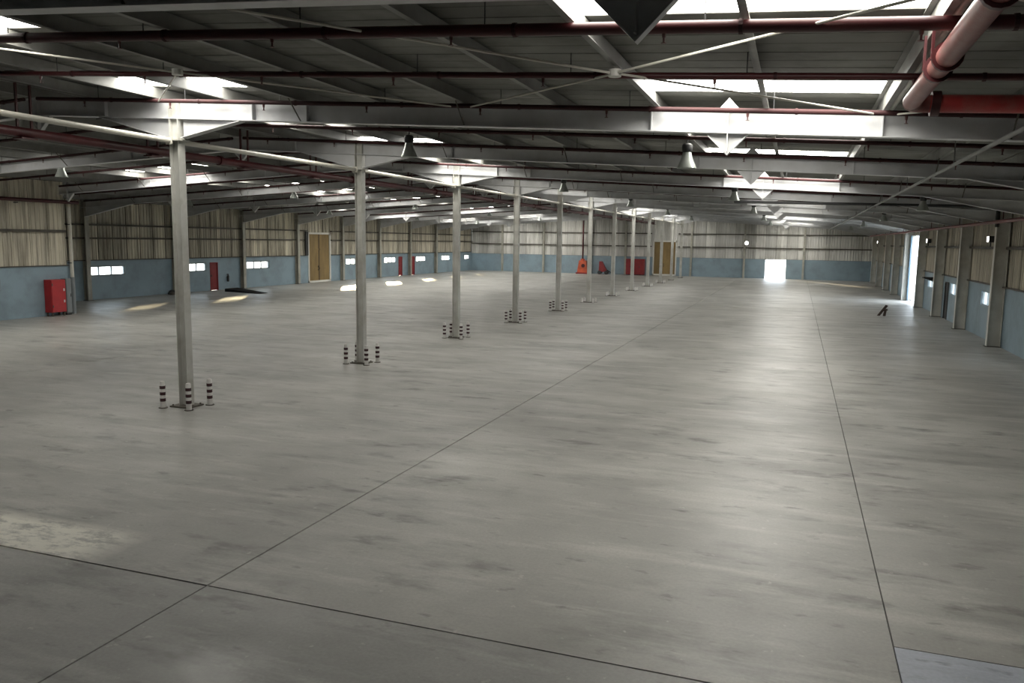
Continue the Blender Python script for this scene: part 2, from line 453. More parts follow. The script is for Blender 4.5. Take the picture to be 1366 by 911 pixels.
# ------------------------------------------------------------------ columns and bollards
def col_mesh():
    mb = MB(); d, b = .12, .10; h = zt(XC) - .02
    mb.box(-d, -d + .018, -b, b, .03, h); mb.box(d - .018, d, -b, b, .03, h)
    mb.box(-d + .018, d - .018, -.007, .007, .03, h)
    return mb.mesh('steel_column', 'col_steel')
cm = col_mesh()
bpm = MB().box(-.26, .26, -.24, .24, 0, .03)
for sx in (-1, 1):
    for sy in (-1, 1): bpm.tube((sx * .21, sy * .19, .03), (sx * .21, sy * .19, .06), .018, 6)
bpm = bpm.mesh('base_plate', 'dark_steel')
cap = MB().box(-.20, .20, -.17, .17, 5.80, 5.83).mesh('haunch_collar', 'col_steel')
def bollard_meshes(h):
    r = .058
    prof = [(0.0, h + .025), (r * .6, h + .02), (r, h)]
    body = MB().lathe([(r, .012), (r, h - .0), (r * .75, h + .03), (.001, h + .04)], 14).mesh('bollard', 'band_white', True)
    bands = [MB().lathe([(r + .002, z), (r + .004, z + .004), (r + .004, z + .066), (r + .002, z + .07)], 14).mesh('band', 'band_dark', True)
             for z in (h - .14, h - .28, h - .42)] if h > .4 else []
    base = MB().lathe([(r + .04, 0), (r + .04, .014), (r, .016)], 14).mesh('foot_plate', 'dark_steel')
    return body, bands, base
BT, BS = bollard_meshes(.57), bollard_meshes(.24)
for i, cy in enumerate(COLY):
    o = link('steel_column', cm, None, (COLX[i], cy, 0))
    tag(o, 'slender grey steel H column, %s of the long row counted from the far wall' % ORD[11 - i], 'column', 'row of steel columns')
    link('base_plate', bpm, o); link('haunch_collar', cap, o)
    if i > 9: continue
    B = BT if i < 5 else BS
    for ox, oy in ((-.33, -.36), (.36, -.34), (.38, .30), (-.36, .34)):
        b = link('bollard', B[0], None, (COLX[i] + ox, cy + oy, 0))
        if i < 5: tag(b, 'white bollard with dark bands guarding the %s column from the far wall' % ORD[11 - i], 'bollard', 'banded bollards around columns')
        else: tag(b, 'short plain white bollard guarding the %s column from the far wall' % ORD[11 - i], 'bollard', 'short white bollards around columns')
        for q in B[1]: link('band', q, b)
        link('foot_plate', B[2], b)

# longitudinal tie tube on the column row
for n, cy in enumerate([6.1] + COLY[:-1]):
    nxt = COLY[n]; xa, xb = COLX[max(0, n - 1)] - .05, COLX[n] - .05
    o = MB().tube((xa, cy + .17, 5.80), (xb, nxt - .17, 5.80), .055, 12).build('tie_tube', 'white_pipe', smooth=True)
    tag(o, 'cream tie tube ending at the near side of the %s column from the far wall' % ORD[11 - n], 'tie tube', 'tie tubes along the column row')
    for x_, yy in ((xa, cy + .18), (xb, nxt - .18)):
        MB().box(x_ - .08, x_ + .08, yy - .008, yy + .008, 5.72, 5.88).build('end_plate', 'white_pipe', o)

# ------------------------------------------------------------------ walls
def wall_cells(mb, axis, p0, p1, a0, a1, z0, z1, holes, mi=0):
    A = sorted({a0, a1, *[h[0] for h in holes], *[h[1] for h in holes]}); A = [a for a in A if a0 <= a <= a1]
    Z = sorted({z0, z1, *[h[2] for h in holes], *[h[3] for h in holes]}); Z = [z for z in Z if z0 <= z <= z1]
    for i in range(len(A) - 1):
        for j in range(len(Z) - 1):
            ca, cz = (A[i] + A[i + 1]) / 2, (Z[j] + Z[j + 1]) / 2
            if any(h[0] < ca < h[1] and h[2] < cz < h[3] for h in holes): continue
            if axis == 'x': mb.box(p0, p1, A[i], A[i + 1], Z[j], Z[j + 1], mi)
            else: mb.box(A[i], A[i + 1], p0, p1, Z[j], Z[j + 1], mi)
_cache = {}
def clad_mesh(axis, w, z0, z1, n_in, mat):
    """one ribbed cladding sheet; n_in is the sign of the inward normal along the wall's axis"""
    key = (axis, round(w, 3), round(z0, 2), round(z1, 2), n_in, mat)
    if key in _cache: return _cache[key]
    prof = [(0, 0)]
    nr = 4
    for k in range(nr):
        c = (k + .5) * w / nr
        prof += [(c - .06, 0), (c - .035, .035), (c + .035, .035), (c + .06, 0)]
    prof.append((w, 0))
    mb = MB(); n = len(prof)
    pt = (lambda a, d, z: (n_in * d, a, z)) if axis == 'x' else (lambda a, d, z: (a, n_in * d, z))
    vs_ = [pt(a, d, z0) for a, d in prof] + [pt(a, d, z1) for a, d in prof]
    mb.add(vs_, [(i, i + 1, i + 1 + n, i + n) for i in range(n - 1)])
    # turned edges so the sheet has body
    mb.add([pt(0, 0, z0), pt(0, -.03 , z0), pt(0, -.03, z1), pt(0, 0, z1)], [(0, 1, 2, 3)])
    mb.add([pt(w, 0, z0), pt(w, -.03, z0), pt(w, -.03, z1), pt(w, 0, z1)], [(0, 1, 2, 3)])
    _cache[key] = mb.mesh('cladding_sheet', mat)
    return _cache[key]
def clad_run(parent, axis, p, n_in, a0, a1, z0, ztop, mat, holes=(), pitch=1.05, gap=.05):
    edges = sorted({a0, a1, *[e for h in holes for e in h[:2] if a0 < e < a1]})
    for e0, e1 in zip(edges[:-1], edges[1:]):
        n = max(1, round((e1 - e0) / pitch)); w = (e1 - e0) / n
        for i in range(n):
            a = e0 + i * w
            zz = z0
            for h in holes:
                if h[0] < a + w / 2 < h[1]: zz = max(zz, h[3])
            zt_ = ztop if not callable(ztop) else ztop(a + w / 2)
            if zt_ - zz < .1: continue
            loc = (p, a + gap / 2, 0) if axis == 'x' else (a + gap / 2, p, 0)
            link('cladding_sheet', clad_mesh(axis, w - gap, zz, zt_, n_in, mat), parent, loc)

BLU = 2.26
# left wall -------------------------------------------------------------------
LWIN = [(34.95, 37.8), (42.2, 44.9), (49.2, 51.9), (63.1, 65.6), (70.2, 72.7), (77.2, 79.6), (83.7, 86.1), (90.4, 91.9)]
LDOOR = [(57.1, 60.5, 0, 4.2)]
LRED = [(45.25, 46.05), (73.15, 73.95), (76.0, 76.8)]
hol = [(a, b, 1.36, 1.95) for a, b in LWIN] + LDOOR + [(a, b, 0, 1.95) for a, b in LRED]
mb = MB(); wall_cells(mb, 'x', XL - .25, XL, YA, YF, 0, BLU, hol)
wl = tag(mb.build('wall_left', 'blue'), 'long left wall, blue below and stained ribbed sheets above', 'wall', kind='structure')
mb = MB(); wall_cells(mb, 'x', XL - .25, XL - .10, YA, YF, BLU, zs(XL) + .1, LDOOR); mb.build('cladding_backing', 'clad_back', wl)
clad_run(wl, 'x', XL - .06, 1, YA, YF, BLU + .02, zs(XL), 'clad', LDOOR, gap=.08)
for a, b in ((YA, 57.0), (60.6, YF)):
    for z in (3.55, 4.32):
        MB().box(XL - .03, XL + .10, a, b, z - .05, z + .05).build('girt', 'dark_steel', wl)
    MB().box(XL - .02, XL + .10, a, b, BLU, BLU + .05).build('ledge', 'dark_steel', wl)

# right wall ------------------------------------------------------------------
RWIN = [(29.6, 31.4), (37.0, 38.9), (44.6, 46.4), (52.0, 53.9)]
RGAP = [(58.1, 62.8, 0, 4.5)]
RDOOR = [(46.75, 47.8, 0, 1.95), (83.0, 84.4, 0, 1.95)]
hol = [(a, b, 1.36, 1.95) for a, b in RWIN] + RGAP + RDOOR
mb = MB(); wall_cells(mb, 'x', XW, XW + .25, Y0, YF, 0, BLU, hol)
wr = tag(mb.build('wall_right', 'blue'), 'right wall, pale blue below and stained ribbed sheets above', 'wall', kind='structure')
mb = MB(); wall_cells(mb, 'x', XW + .10, XW + .25, Y0, YF, BLU, zs(XW) + .1, RGAP); mb.build('cladding_backing', 'clad_back', wr)
clad_run(wr, 'x', XW + .06, -1, 20, YF, BLU + .02, zs(XW), 'clad', RGAP)
for a, b in ((Y0, 58.0), (62.9, YF)):
    MB().box(XW - .10, XW + .03, a, b, 3.72, 3.82).build('girt', 'dark_steel', wr)
    MB().box(XW - .10, XW + .02, a, b, BLU, BLU + .05).build('ledge', 'dark_steel', wr)

# far wall --------------------------------------------------------------------
FD = [(-15.75, -13.05, 0, 4.0), (-3.40, -1.15, 0, 2.12)]
mb = MB(); wall_cells(mb, 'y', YF, YF + .25, XL - .25, XW + .25, 0, 2.1, FD)
wf = tag(mb.build('wall_back', 'blue'), 'far end wall, blue below with pale ribbed sheets above', 'wall', kind='structure')
mb = MB(); wall_cells(mb, 'y', YF + .10, YF + .25, XL - .25, XW + .25, 2.1, zs(XR) + .1, FD); mb.build('cladding_backing', 'clad_back', wf)
clad_run(wf, 'y', YF + .06, -1, XL, XW, 2.12, lambda x: zs(x), 'clad_far', FD, gap=.022)
for a, b in ((XL, -15.9), (-12.9, XW)):
    for z in (3.32, 4.78):
        MB().box(a, b, YF - .12, YF + .03, z - .06, z + .06).build('girt', 'dark_steel', wf)
for x in (-34.2, -28.9, -23.0, -18.9, -11.4, -5.6, .6):
    MB().box(x - .1, x + .1, YF - .30, YF, 0, zt(x)).build('wind_post', 'wallcol', wf)

# near wall (behind the viewpoint) and annex ------------------------------------
mb = MB().box(XA, XW + .25, Y0 - .25, Y0, 0, zs(XR) + .1)
wn = tag(mb.build('wall_front', 'blue'), 'near end wall of the hall in blue paint', 'wall', kind='structure')
mb = MB().box(XA - .20, XA, Y0 - .25, YA, 0, 2.30); mb.box(XL - .25, XA - .20, YA - .2, YA, 0, 2.30)
wa = tag(mb.build('wall_annex', 'blue'), 'annex wall standing forward of the left wall, blue with stained sheets', 'wall', kind='structure')
mb = MB().box(XA - .20, XA - .10, Y0 - .25, YA, 2.30, zs(XA) - .02); mb.box(XL - .25, XA - .10, YA - .2, YA - .1, 2.30, zs(XL) - .02)
mb.build('cladding_backing', 'clad_back', wa)
clad_run(wa, 'x', XA - .05, 1, 8.0, YA, 2.32, zs(XA) - .05, 'clad', pitch=.95, gap=.03)
clad_run(wa, 'y', YA - .05, 1, XL, XA, 2.32, zs(XL) - .05, 'clad', pitch=.95, gap=.03)
MB().box(XA - .05, XA + .10, 8.0, YA - .1, 3.84, 3.96).build('girt', 'dark_steel', wa)
MB().box(XA - .05, XA + .06, 8.0, YA, 2.29, 2.33).build('ledge', 'dark_steel', wa)

# wall columns ----------------------------------------------------------------
def wcol(x0, x1, h, mat):
    mb = MB(); t = .02; b = .14
    mb.box(x0, x0 + t, -b, b, .02, h); mb.box(x1 - t, x1, -b, b, .02, h); mb.box(x0 + t, x1 - t, -.008, .008, .02, h)
    return mb.mesh('wall_column', mat)
wcl = wcol(XL + .02, XL + .32, zt(XL) - .02, 'wallcol'); wcr = wcol(XW - .48, XW - .02, zt(XW) - .02, 'wallcol_pale')
pl = MB().box(XL, XL + .38, -.2, .2, 0, .02).mesh('base_plate', 'dark_steel')
pr = MB().box(XW - .54, XW - .005, -.2, .2, 0, .02).mesh('base_plate', 'dark_steel')
for fy in FRAMES:
    if fy > 29:
        o = link('wall_column', wcl, None, (0, fy, 0)); link('base_plate', pl, o)
        tag(o, 'brownish grey steel column against the left wall, %s from the far wall' % ORD[sum(1 for q in FRAMES if q > fy)], 'column', 'columns on the left wall')
    o = link('wall_column', wcr, None, (0, fy, 0)); link('base_plate', pr, o)
    tag(o, 'light grey deep steel column against the right wall, %s from the far wall' % ORD[sum(1 for q in FRAMES if q > fy)], 'column', 'columns on the right wall')

# windows ---------------------------------------------------------------------
def window(name, x, s, a, b, z0, z1, n, label):
    """window in a wall of constant x; s = outward sign"""
    t = .07 if s < 0 else .035; xa, xb = sorted((x + s * .04, x + s * .12))
    mb = MB()
    mb.box(xa, xb, a, b, z0, z0 + t); mb.box(xa, xb, a, b, z1 - t, z1)
    w = (b - a - t) / n
    for i in range(n + 1):
        mb.box(xa, xb, a + i * w, a + i * w + t, z0 + t, z1 - t)
    o = tag(mb.build(name, 'cab_grey'), label, 'window', kind='structure')
    xa, xb = sorted((x + s * .12, x + s * .25)); lin = MB()
    lin.box(xa, xb, a + .002, a + .02, z0, z1); lin.box(xa, xb, b - .02, b - .002, z0, z1); lin.box(xa, xb, a + .02, b - .02, z0, z0 + .02); lin.box(xa, xb, a + .02, b - .02, z1 - .02, z1)
    lin.build('added_white_lining', 'white', o)  # white lining added so the window openings look brighter
    for i in range(n):
        MB().box(x + s * .08 - .003, x + s * .08 + .003, a + i * w + t, a + (i + 1) * w, z0 + t, z1 - t).build('pane', 'glass', o)
    return o
wi = 1
nth = ['nearest the annex', 'second from the annex', 'third from the annex', 'just beyond the tall brown door', 'before the pair of red doors',
       'after the pair of red doors', 'second after the pair of red doors', 'in the far corner']
for (a, b), w_ in zip(LWIN, nth):
    window('window_%d' % wi, XL, -1, a, b, 1.36, 1.95, 3, 'low bright three pane window in left wall ' + w_); wi += 1
for (a, b), w_ in zip(RWIN, ['nearest the near end', 'between two columns', 'beside the dark door', 'nearest the sliding door']):
    window('window_%d' % wi, XW, 1, a, b, 1.36, 1.95, 2, 'small bright window in right wall ' + w_); wi += 1

# doors -----------------------------------------------------------------------
# tall brown door in left wall
y0, y1 = 57.1, 60.5
mb = MB(); f = .16
mb.box(XL - .12, XL + .05, y0, y0 + f, 0, 4.2); mb.box(XL - .12, XL + .05, y1 - f, y1, 0, 4.2); mb.box(XL - .12, XL + .05, y0, y1, 4.04, 4.2)
mb.box(XL - .12, XL + .05, y0, y1, .0, .16)
d = tag(mb.build('door_1', 'white'), 'tall brown board door in a white frame on left wall', 'door', kind='structure')
ym = (y0 + y1) / 2
for a, b in ((y0 + f, ym - .015), (ym + .015, y1 - f)):
    lf = MB().box(XL - .10, XL - .04, a, b, .16, 4.04).build('door_leaf', 'wood', d)
    MB().box(XL - .04, XL - .01, a + .05, b - .05, 1.1, 1.25).build('rail', 'wood', lf)
    MB().box(XL - .04, XL - .01, a + .05, b - .05, 2.7, 2.85).build('rail', 'wood', lf)
MB().box(XL - .11, XL - .03, ym - .05, ym + .05, .16, 4.04).build('meeting_strip', 'wood_dark', d)
MB().box(XL - .04, XL + .02, ym - .14, ym - .09, 1.0, 1.4).build('handle', 'black', d)
mb = MB().box(XL + .11, XL + .21, y0 - .55, y0 - .20, 2.3, 4.25)
tag(mb.build('door_counterweight', 'black'), 'narrow black box on wall beside the tall brown door', 'box')
def small_door(name, x, s, a, b, h, mat, label):
    mb = MB(); f = .06
    xa, xb = sorted((x - s * .03, x + s * .14))
    mb.box(xa, xb, a, a + f, 0, h); mb.box(xa, xb, b - f, b, 0, h); mb.box(xa, xb, a + f, b - f, h - f, h)
    o = tag(mb.build(name, mat), label, 'door', kind='structure')
    xa, xb = sorted((x + s * .02, x + s * .07))
    lf = MB().box(xa, xb, a + f, b - f, .01, h - f).build('door_leaf', mat, o)
    xa, xb = sorted((x + s * .02, x - s * .02))
    MB().box(xa, xb, a + f + .05, a + f + .10, .95, 1.10).build('handle', 'black', lf)
    xa, xb = sorted((x + s * .005, x + s * .02))
    for z0_, z1_ in ((.2, .85), (1.05, h - .22)):
        MB().box(xa, xb, a + f + .12, b - f - .10, z0_, z1_).build('panel', mat, lf)
small_door('door_2', XL, -1, *LRED[0], 1.95, 'door_red', 'narrow red door in left wall beside the low windows near the dark ramp')
small_door('door_3', XL, -1, *LRED[1], 1.95, 'door_red', 'nearer red door of the pair in left wall')
small_door('door_4', XL, -1, *LRED[2], 1.95, 'door_red', 'farther red door of the pair in left wall')
small_door('door_5', XW, 1, 46.75, 47.8, 1.95, 'black', 'narrow dark door in right wall between windows')
small_door('door_6', XW, 1, 83.0, 84.4, 1.95, 'cab_red', 'red door in right wall beyond the sliding door')
# far double door
x0, x1 = -15.75, -13.05
mb = MB(); f = .14
mb.box(x0, x0 + f, YF - .05, YF + .12, 0, 4.0); mb.box(x1 - f, x1, YF - .05, YF + .12, 0, 4.0); mb.box(x0, x1, YF - .05, YF + .12, 3.84, 4.0)
mb.box(x0, x1, YF - .05, YF + .12, 0, .18)
d = tag(mb.build('door_7', 'white'), 'tall brown double door in the far end wall', 'door', kind='structure')
xm = (x0 + x1) / 2
for a, b in ((x0 + f, xm - .015), (xm + .015, x1 - f)):
    MB().box(a, b, YF + .03, YF + .09, .18, 3.84).build('door_leaf', 'wood', d)
MB().box(xm - .05, xm + .05, YF + .02, YF + .10, .18, 3.84).build('meeting_strip', 'wood', d)
MB().box(xm - .12, xm - .07, YF - .01, YF + .03, 1.0, 1.4).build('handle', 'black', d)
# open far door: frame and leaf folded outside
x0, x1 = -3.40, -1.15
mb = MB(); f = .05
mb.box(x0, x0 + f, YF - .02, YF + .27, 0, 2.12); mb.box(x1 - f, x1, YF - .02, YF + .27, 0, 2.12); mb.box(x0, x1, YF - .02, YF + .27, 2.07, 2.12)
d = tag(mb.build('door_8', 'white'), 'open doorway in far end wall full of daylight', 'door', kind='structure')
MB().box(x0 - .02, x0 + .03, YF + .28, YF + 2.4, .02, 2.05).build('door_leaf', 'door_blue', d)
# sliding door in right wall, part open
mb = MB()
mb.box(XW - .04, XW + .27, 58.02, 58.12, 0, 4.5); mb.box(XW - .04, XW + .27, 62.78, 62.88, 0, 4.5); mb.box(XW - .12, XW + .02, 56.0, 66.5, 4.5, 4.66)
d = tag(mb.build('door_9', 'wallcol'), 'tall sliding door in right wall standing open to daylight', 'door', kind='structure')
lf = MB().box(XW - .16, XW - .11, 61.7, 65.6, .03, 4.5).build('door_leaf', 'door_blue', d)
for z in (.9, 2.2, 3.5):
    MB().box(XW - .20, XW - .16, 61.75, 65.55, z, z + .1).build('rail', 'door_blue', lf)

# ------------------------------------------------------------------ sprinkler pipes
def head_mesh():
    mb = MB(); mb.tube((0, 0, -.03), (0, 0, -.10), .026, 8, .018); mb.tube((0, 0, -.10), (0, 0, -.15), .012, 6); mb.tube((0, 0, -.15), (0, 0, -.156), .03, 8)
    return mb.mesh('sprinkler_head', 'brass')
def hang_mesh():
    mb = MB(); mb.tube((0, 0, .03), (0, 0, .30), .007, 6); mb.lathe([(.001, -.005), (.012, 0.0), (.001, .02)], 6, (0, 0, .04))
    return mb.mesh('hanger_rod', 'black')
def clamp_mesh(r):
    return MB().tube((-.02, 0, 0), (.02, 0, 0), r + .010, 12).mesh('coupling', 'red_shaded')
hd, hg = head_mesh(), hang_mesh()
PIPES = [(8.40, .066), (11.0, .042), (13.86, .042)]
for i, cy in enumerate(COLY[1:9]):
    PIPES += [(cy - .19, .044), (cy - 3.5, .044)]
PIPES += [(c - .19, .044) for c in COLY[9:]]
for j, (py, r) in enumerate(PIPES):
    cl = clamp_mesh(r)
    for side in (1, -1):
        if side == -1 and py < 9: xa, xb = XR - .2, XA + .3
        elif side == -1: xa, xb = XR - .2, (XA + .3 if py < 29 else XL + .4)
        else: xa, xb = XR + .2, (XW - .7)
        off = r + .012
        o = MB().tube((xa, py, zt(xa) - off), (xb, py, zt(xb) - off), r, 12).build('sprinkler_pipe', 'red' if py < 12 else 'red_shaded', smooth=True)
        if py < 9:
            tag(o, 'thick dark red sprinkler pipe before the first column, on the %s roof slope' % ('right' if side == 1 else 'left'), 'pipe')
        else:
            tag(o, 'thin dark red sprinkler pipe under the %s roof slope, %s from the far wall' % ('right' if side == 1 else 'left', ORD[sum(1 for q in PIPES if q[0] > py)]), 'pipe', 'sprinkler branch pipes, %s slope' % ('right' if side == 1 else 'left'))
        n = int(abs(xb - xa) / 2.35)
        for q in range(n):
            x = xa + side * (0.9 + 2.35 * q + .25 * (j % 3))
            if abs(x - xb) < .3 or (x - xb) * side > 0: continue
            if py < 50: link('sprinkler_head', hd, o, (x, py, zt(x) - off))
            if py < 36:
                link('coupling', cl, o, (x + .75, py, zt(x + .75) - off))
                link('hanger_rod', hg, o, (x + .4, py, zt(x + .4) - off))

# big mains near the viewpoint
def ring(y, x, z, r): return MB().tube((x, y - .03, z), (x, y + .03, z), r + .035, 16)
mx, mz, mr_ = 1.23, 5.585, .106
o = MB().tube((mx, 6.22, mz), (mx, 11.30, mz), mr_, 20).build('sprinkler_main', 'pink', smooth=True)
tag(o, 'large pinkish red main pipe running toward the first rafter', 'pipe')
for yy in (6.6, 8.75, 9.3):
    c = ring(yy, mx, mz, mr_).build('clamp', 'red', o, smooth=True)
    MB().box(1.085, 1.110, yy - .02, yy + .02, mz - .02, zt(1.1) + .02).build('hanger', 'red', c)
el = MB(); pts = []
for k in range(7):
    t = k / 6 * math.pi / 2
    pts.append((mx + .22 - .22 * math.cos(t), 11.30 + .22 * math.sin(t), mz))
for p, q in zip(pts[:-1], pts[1:]): el.tube(p, q, mr_ + .004, 20, caps=False)
el.build('elbow', 'pink', o, smooth=True)
o2 = MB().tube((mx + .225, 11.52, mz), (XW - .62, 11.52, zt(XW) - .20), mr_ + .005, 20).build('sprinkler_main', 'red_bright', smooth=True)
tag(o2, 'large bright red main pipe crossing in front of the pale rafter', 'pipe')
c = MB().tube((mx + .24, 11.52, mz), (mx + .34, 11.52, mz - .004), mr_ + .05, 20).build('flange', 'red', o2, smooth=True)
for x in (3.2, 5.0):
    MB().tube((x - .03, 11.52, mz - (x - mx) * .045), (x + .03, 11.52, mz - (x - mx) * .045), mr_ + .04, 20).build('clamp', 'red', o2, smooth=True)
# pale pipe alongside
o = MB().tube((1.275, Y0, 5.975), (1.275, 14.25, 5.975), .048, 14).build('pale_pipe', 'white_pipe', smooth=True)
tag(o, 'pale grey pipe running beside the large pinkish red main', 'pipe')
for yy in (5.0, 11.0): MB().tube((1.275, yy, 6.0), (1.275, yy, 6.15), .012, 6).build('hanger_rod', 'white_pipe', o)
# vertical white hanger with bend
# long dark red main left of the column row
o = MB().tube((-15.0, Y0, 5.83), (-15.0, 88, 5.83), .10, 16).build('sprinkler_main', 'red', smooth=True)
tag(o, 'long dark red main pipe running along behind the column row', 'pipe')
hgm = MB()
for s in (-.16, .16): hgm.box(-.02, .02, s - .02, s + .02, .0, zt(-15) - 5.83)
hgm.box(-.13, .13, -.18, .18, -.14, -.11); hgm = hgm.mesh('hanger', 'red')
for k in range(26): link('hanger', hgm, o, (-15.0, 2.0 + 3.45 * k, 5.83))
clm = MB().tube((0, -.05, 0), (0, .05, 0), .13, 16).mesh('coupling', 'red')
for k in range(13): link('coupling', clm, o, (-15.0, 4.4 + 6.9 * k, 5.83))
# red pipe along annex wall and left wall
o = MB().tube((XA + .25, 8, 5.25), (XA + .25, YA + .5, 5.25), .085, 14).build('sprinkler_main', 'red', smooth=True)
tag(o, 'dark red pipe along the top of the annex wall', 'pipe')
for yy in range(10, 29, 4): MB().box(XA, XA + .25, yy - .02, yy + .02, 5.10, 5.14).build('bracket', 'black', o)
# red pipe along the right wall
o = MB().tube((6.62, 18, 4.70), (6.62, 86, 4.70), .065, 14).build('sprinkler_main', 'wall_red', smooth=True)
tag(o, 'faded red pipe running along the right wall columns', 'pipe')
for k in range(17):
    MB().box(6.605, 6.635, 20 + 4 * k - .015, 20 + 4 * k + .015, 4.77, zt(6.62)).build('hanger', 'red', o)
# grey conduit along the hall at right
o = MB().tube((2.65, 6.6, 5.33), (2.65, 80, 5.24), .036, 10).build('conduit', 'grey_pipe', smooth=True)
tag(o, 'grey conduit slung below the rafters toward the far wall', 'conduit')
for k in range(10): MB().tube((2.65, 10.2 + 6.9 * k, 5.32), (2.65, 10.2 + 6.9 * k, zs(2.65)), .01, 6).build('hanger_rod', 'grey_pipe', o)
# dark drain pipe across at the right
mb = MB().tube((-2.6, 34.45, 5.50), (6.95, 34.45, 5.30), .055, 10)
o = mb.build('drain_pipe', 'black', smooth=True)
tag(o, 'black pipe crossing to the right wall and dropping beside a column', 'pipe')
MB().tube((6.95, 34.45, 5.33), (6.95, 34.45, 4.55), .075, 10).build('drop', 'black', o, smooth=True)
# downpipe at annex corner
o = MB().tube((XA + .12, YA + .10, .0), (XA + .12, YA + .10, 5.05), .085, 14).build('downpipe', 'white_pipe', smooth=True)
tag(o, 'white downpipe standing at the corner of the annex wall', 'pipe')
MB().tube((XA + .12, YA + .10, .02), (XA + .12, YA + .10, 1.75), .10, 14).build('guard_sleeve', 'cab_grey', o, smooth=True)
for z in (2.4, 4.2): MB().box(XA - .02, XA + .22, YA + .0, YA + .03, z, z + .04).build('clip', 'black', o)

# ------------------------------------------------------------------ roof bracing crosses between the first rafters
def brace(nx, ny, yspan, label, skip=()):
    z = zt(nx) - .09
    o = MB().tube((nx, ny, z - .045), (nx, ny, z + .045), .085, 16).build('roof_brace', 'white', smooth=True)
    tag(o, label, 'brace')
    for sx in (-1, 1):
        for sy in (-1, 1):
            if (sx, sy) in skip: continue
            ex = nx + sx * 3.5
            MB().tube((nx + sx * .06, ny + sy * .06, z), (ex, ny + sy * yspan, zt(ex) - .07), .016, 8).build('brace_rod', 'white_pipe', o, smooth=True)
brace(-2.4, 10.65, 3.3, 'white cross brace with round hub by the bright skylight')
brace(-9.55, 10.65, 3.3, 'white cross brace with round hub in front of the first column', ((1, -1),))
brace(4.7, 10.65, 3.3, 'white cross brace with round hub beside the large red main')
brace(-23.7, 10.65, 3.3, 'white cross brace with round hub on the left slope')

# ------------------------------------------------------------------ pendant lamps
refl = MB().lathe([(.085, -.18), (.10, -.22), (.115, -.30), (.155, -.40), (.200, -.50), (.208, -.535), (.200, -.535), (.148, -.40), (.105, -.30), (.08, -.21)], 20).mesh('reflector', 'reflector', True)
ball = MB().lathe([(.001, .0), (.07, -.005), (.11, -.03), (.12, -.08), (.115, -.15), (.09, -.20), (.001, -.21)], 16).mesh('ballast', 'black', True)
hook = MB().tube((0, 0, -.01), (0, 0, .41), .012, 6).mesh('hook', 'black')
bulb = MB().lathe([(.001, -.20), (.035, -.22), (.05, -.33), (.045, -.40), (.001, -.44)], 12).mesh('bulb', 'band_white', True)
for x in (-2.4, -9.15, 4.07, -24.5, -31.2):
    for li, yy in enumerate((18.0, 31.8, 45.6, 59.4, 73.2)):
        if x < -20: yy += 3.5
        if x < XA + 1 and yy < 29: continue
        if x == 4.07 and yy < 20: continue
        o = empty('pendant_lamp', (x, yy, zt(x) - .14))
        lab = {-2.4: 'bell pendant lamp in the row under the right skylight strip', -9.15: 'bell pendant lamp in the row beside the columns',
               4.07: 'dark bell pendant lamp in the row nearest the right wall', -24.5: 'bell pendant lamp in the row under the left skylight strip',
               -31.2: 'bell pendant lamp in the row nearest the left wall'}[x] + ', %s from far wall' % ORD[4 - li]
        tag(o, lab, 'lamp', 'pendant lamps ' + {-2.4: 'skylight row', -9.15: 'column row', 4.07: 'right wall row', -24.5: 'left slope row', -31.2: 'left wall row'}[x])
        link('reflector', refl, o); link('ballast', ball, o); link('hook', hook, o); link('bulb', bulb, o)
# flood lamps on the right wall
for li, yy in enumerate((37.4, 49.3, 54.0, 70.4, 86.0)):
    o = empty('flood_lamp', (XW - .13, yy, 4.12))
    tag(o, 'small white flood lamp high on the right wall, %s from the far wall' % ORD[4 - li], 'lamp', 'flood lamps on the right wall')
    MB().box(-.10, .12, -.16, .16, -.13, .13).build('housing', 'black', o)
    MB().box(-.115, -.10, -.14, .14, -.11, .11).build('lens', 'flood', o)
    MB().box(-.02, .02, -.02, .02, -.30, -.13).build('bracket', 'black', o)
o = empty('flood_lamp', (-5.4, YF - .42, 3.85))
tag(o, 'round white flood lamp shining on a post of the far wall', 'lamp')
MB().tube((0, .12, 0), (0, 0, 0), .22, 16).build('housing', 'black', o)
MB().tube((0, 0, 0), (0, -.02, 0), .20, 16).build('lens', 'flood', o)

# ------------------------------------------------------------------ things by the walls
# red cabinet on annex wall
o = empty('fire_cabinet', (XA + .02, 27.62, 0))
tag(o, 'tall red fire cabinet against the blue annex wall', 'cabinet')
MB().box(0, .42, -.38, .38, .18, 1.68).build('body', 'cab_red', o)
dr = MB().box(.42, .45, -.36, .36, .21, 1.65).build('door', 'cab_red', o)
for z in (.62, 1.15): MB().box(.45, .47, .24, .30, z, z + .12).build('handle', 'band_white', dr)
for z in (.40, 1.40): MB().box(.45, .465, -.36, -.31, z, z + .12).build('hinge', 'dark_steel', dr)
for a in (-.34, .28):
    for b in (.03, .33): MB().box(b, b + .06, a, a + .06, 0, .18).build('leg', 'dark_steel', o)
o = empty('electric_cabinet', (XA + .02, 28.30, 0))
tag(o, 'narrow grey cabinet between the red cabinet and the downpipe', 'cabinet')
MB().box(0, .30, -.17, .13, .10, 1.70).build('body', 'cab_grey', o)
dd = MB().box(.30, .32, -.15, .11, .14, 1.66).build('door', 'cab_grey', o)
MB().box(.32, .335, .05, .08, .85, 1.0).build('handle', 'black', dd)
MB().box(.02, .28, -.15, .11, 0, .10).build('plinth', 'black', o)
o = MB().box(XA, XA + .05, 24.9, 25.1, 1.28, 1.75).build('notice_board', 'cab_grey')
tag(o, 'small grey plate mounted on the blue annex wall', 'plate')
MB().box(XA + .05, XA + .055, 24.92, 25.08, 1.31, 1.72).build('face', 'blue', o)
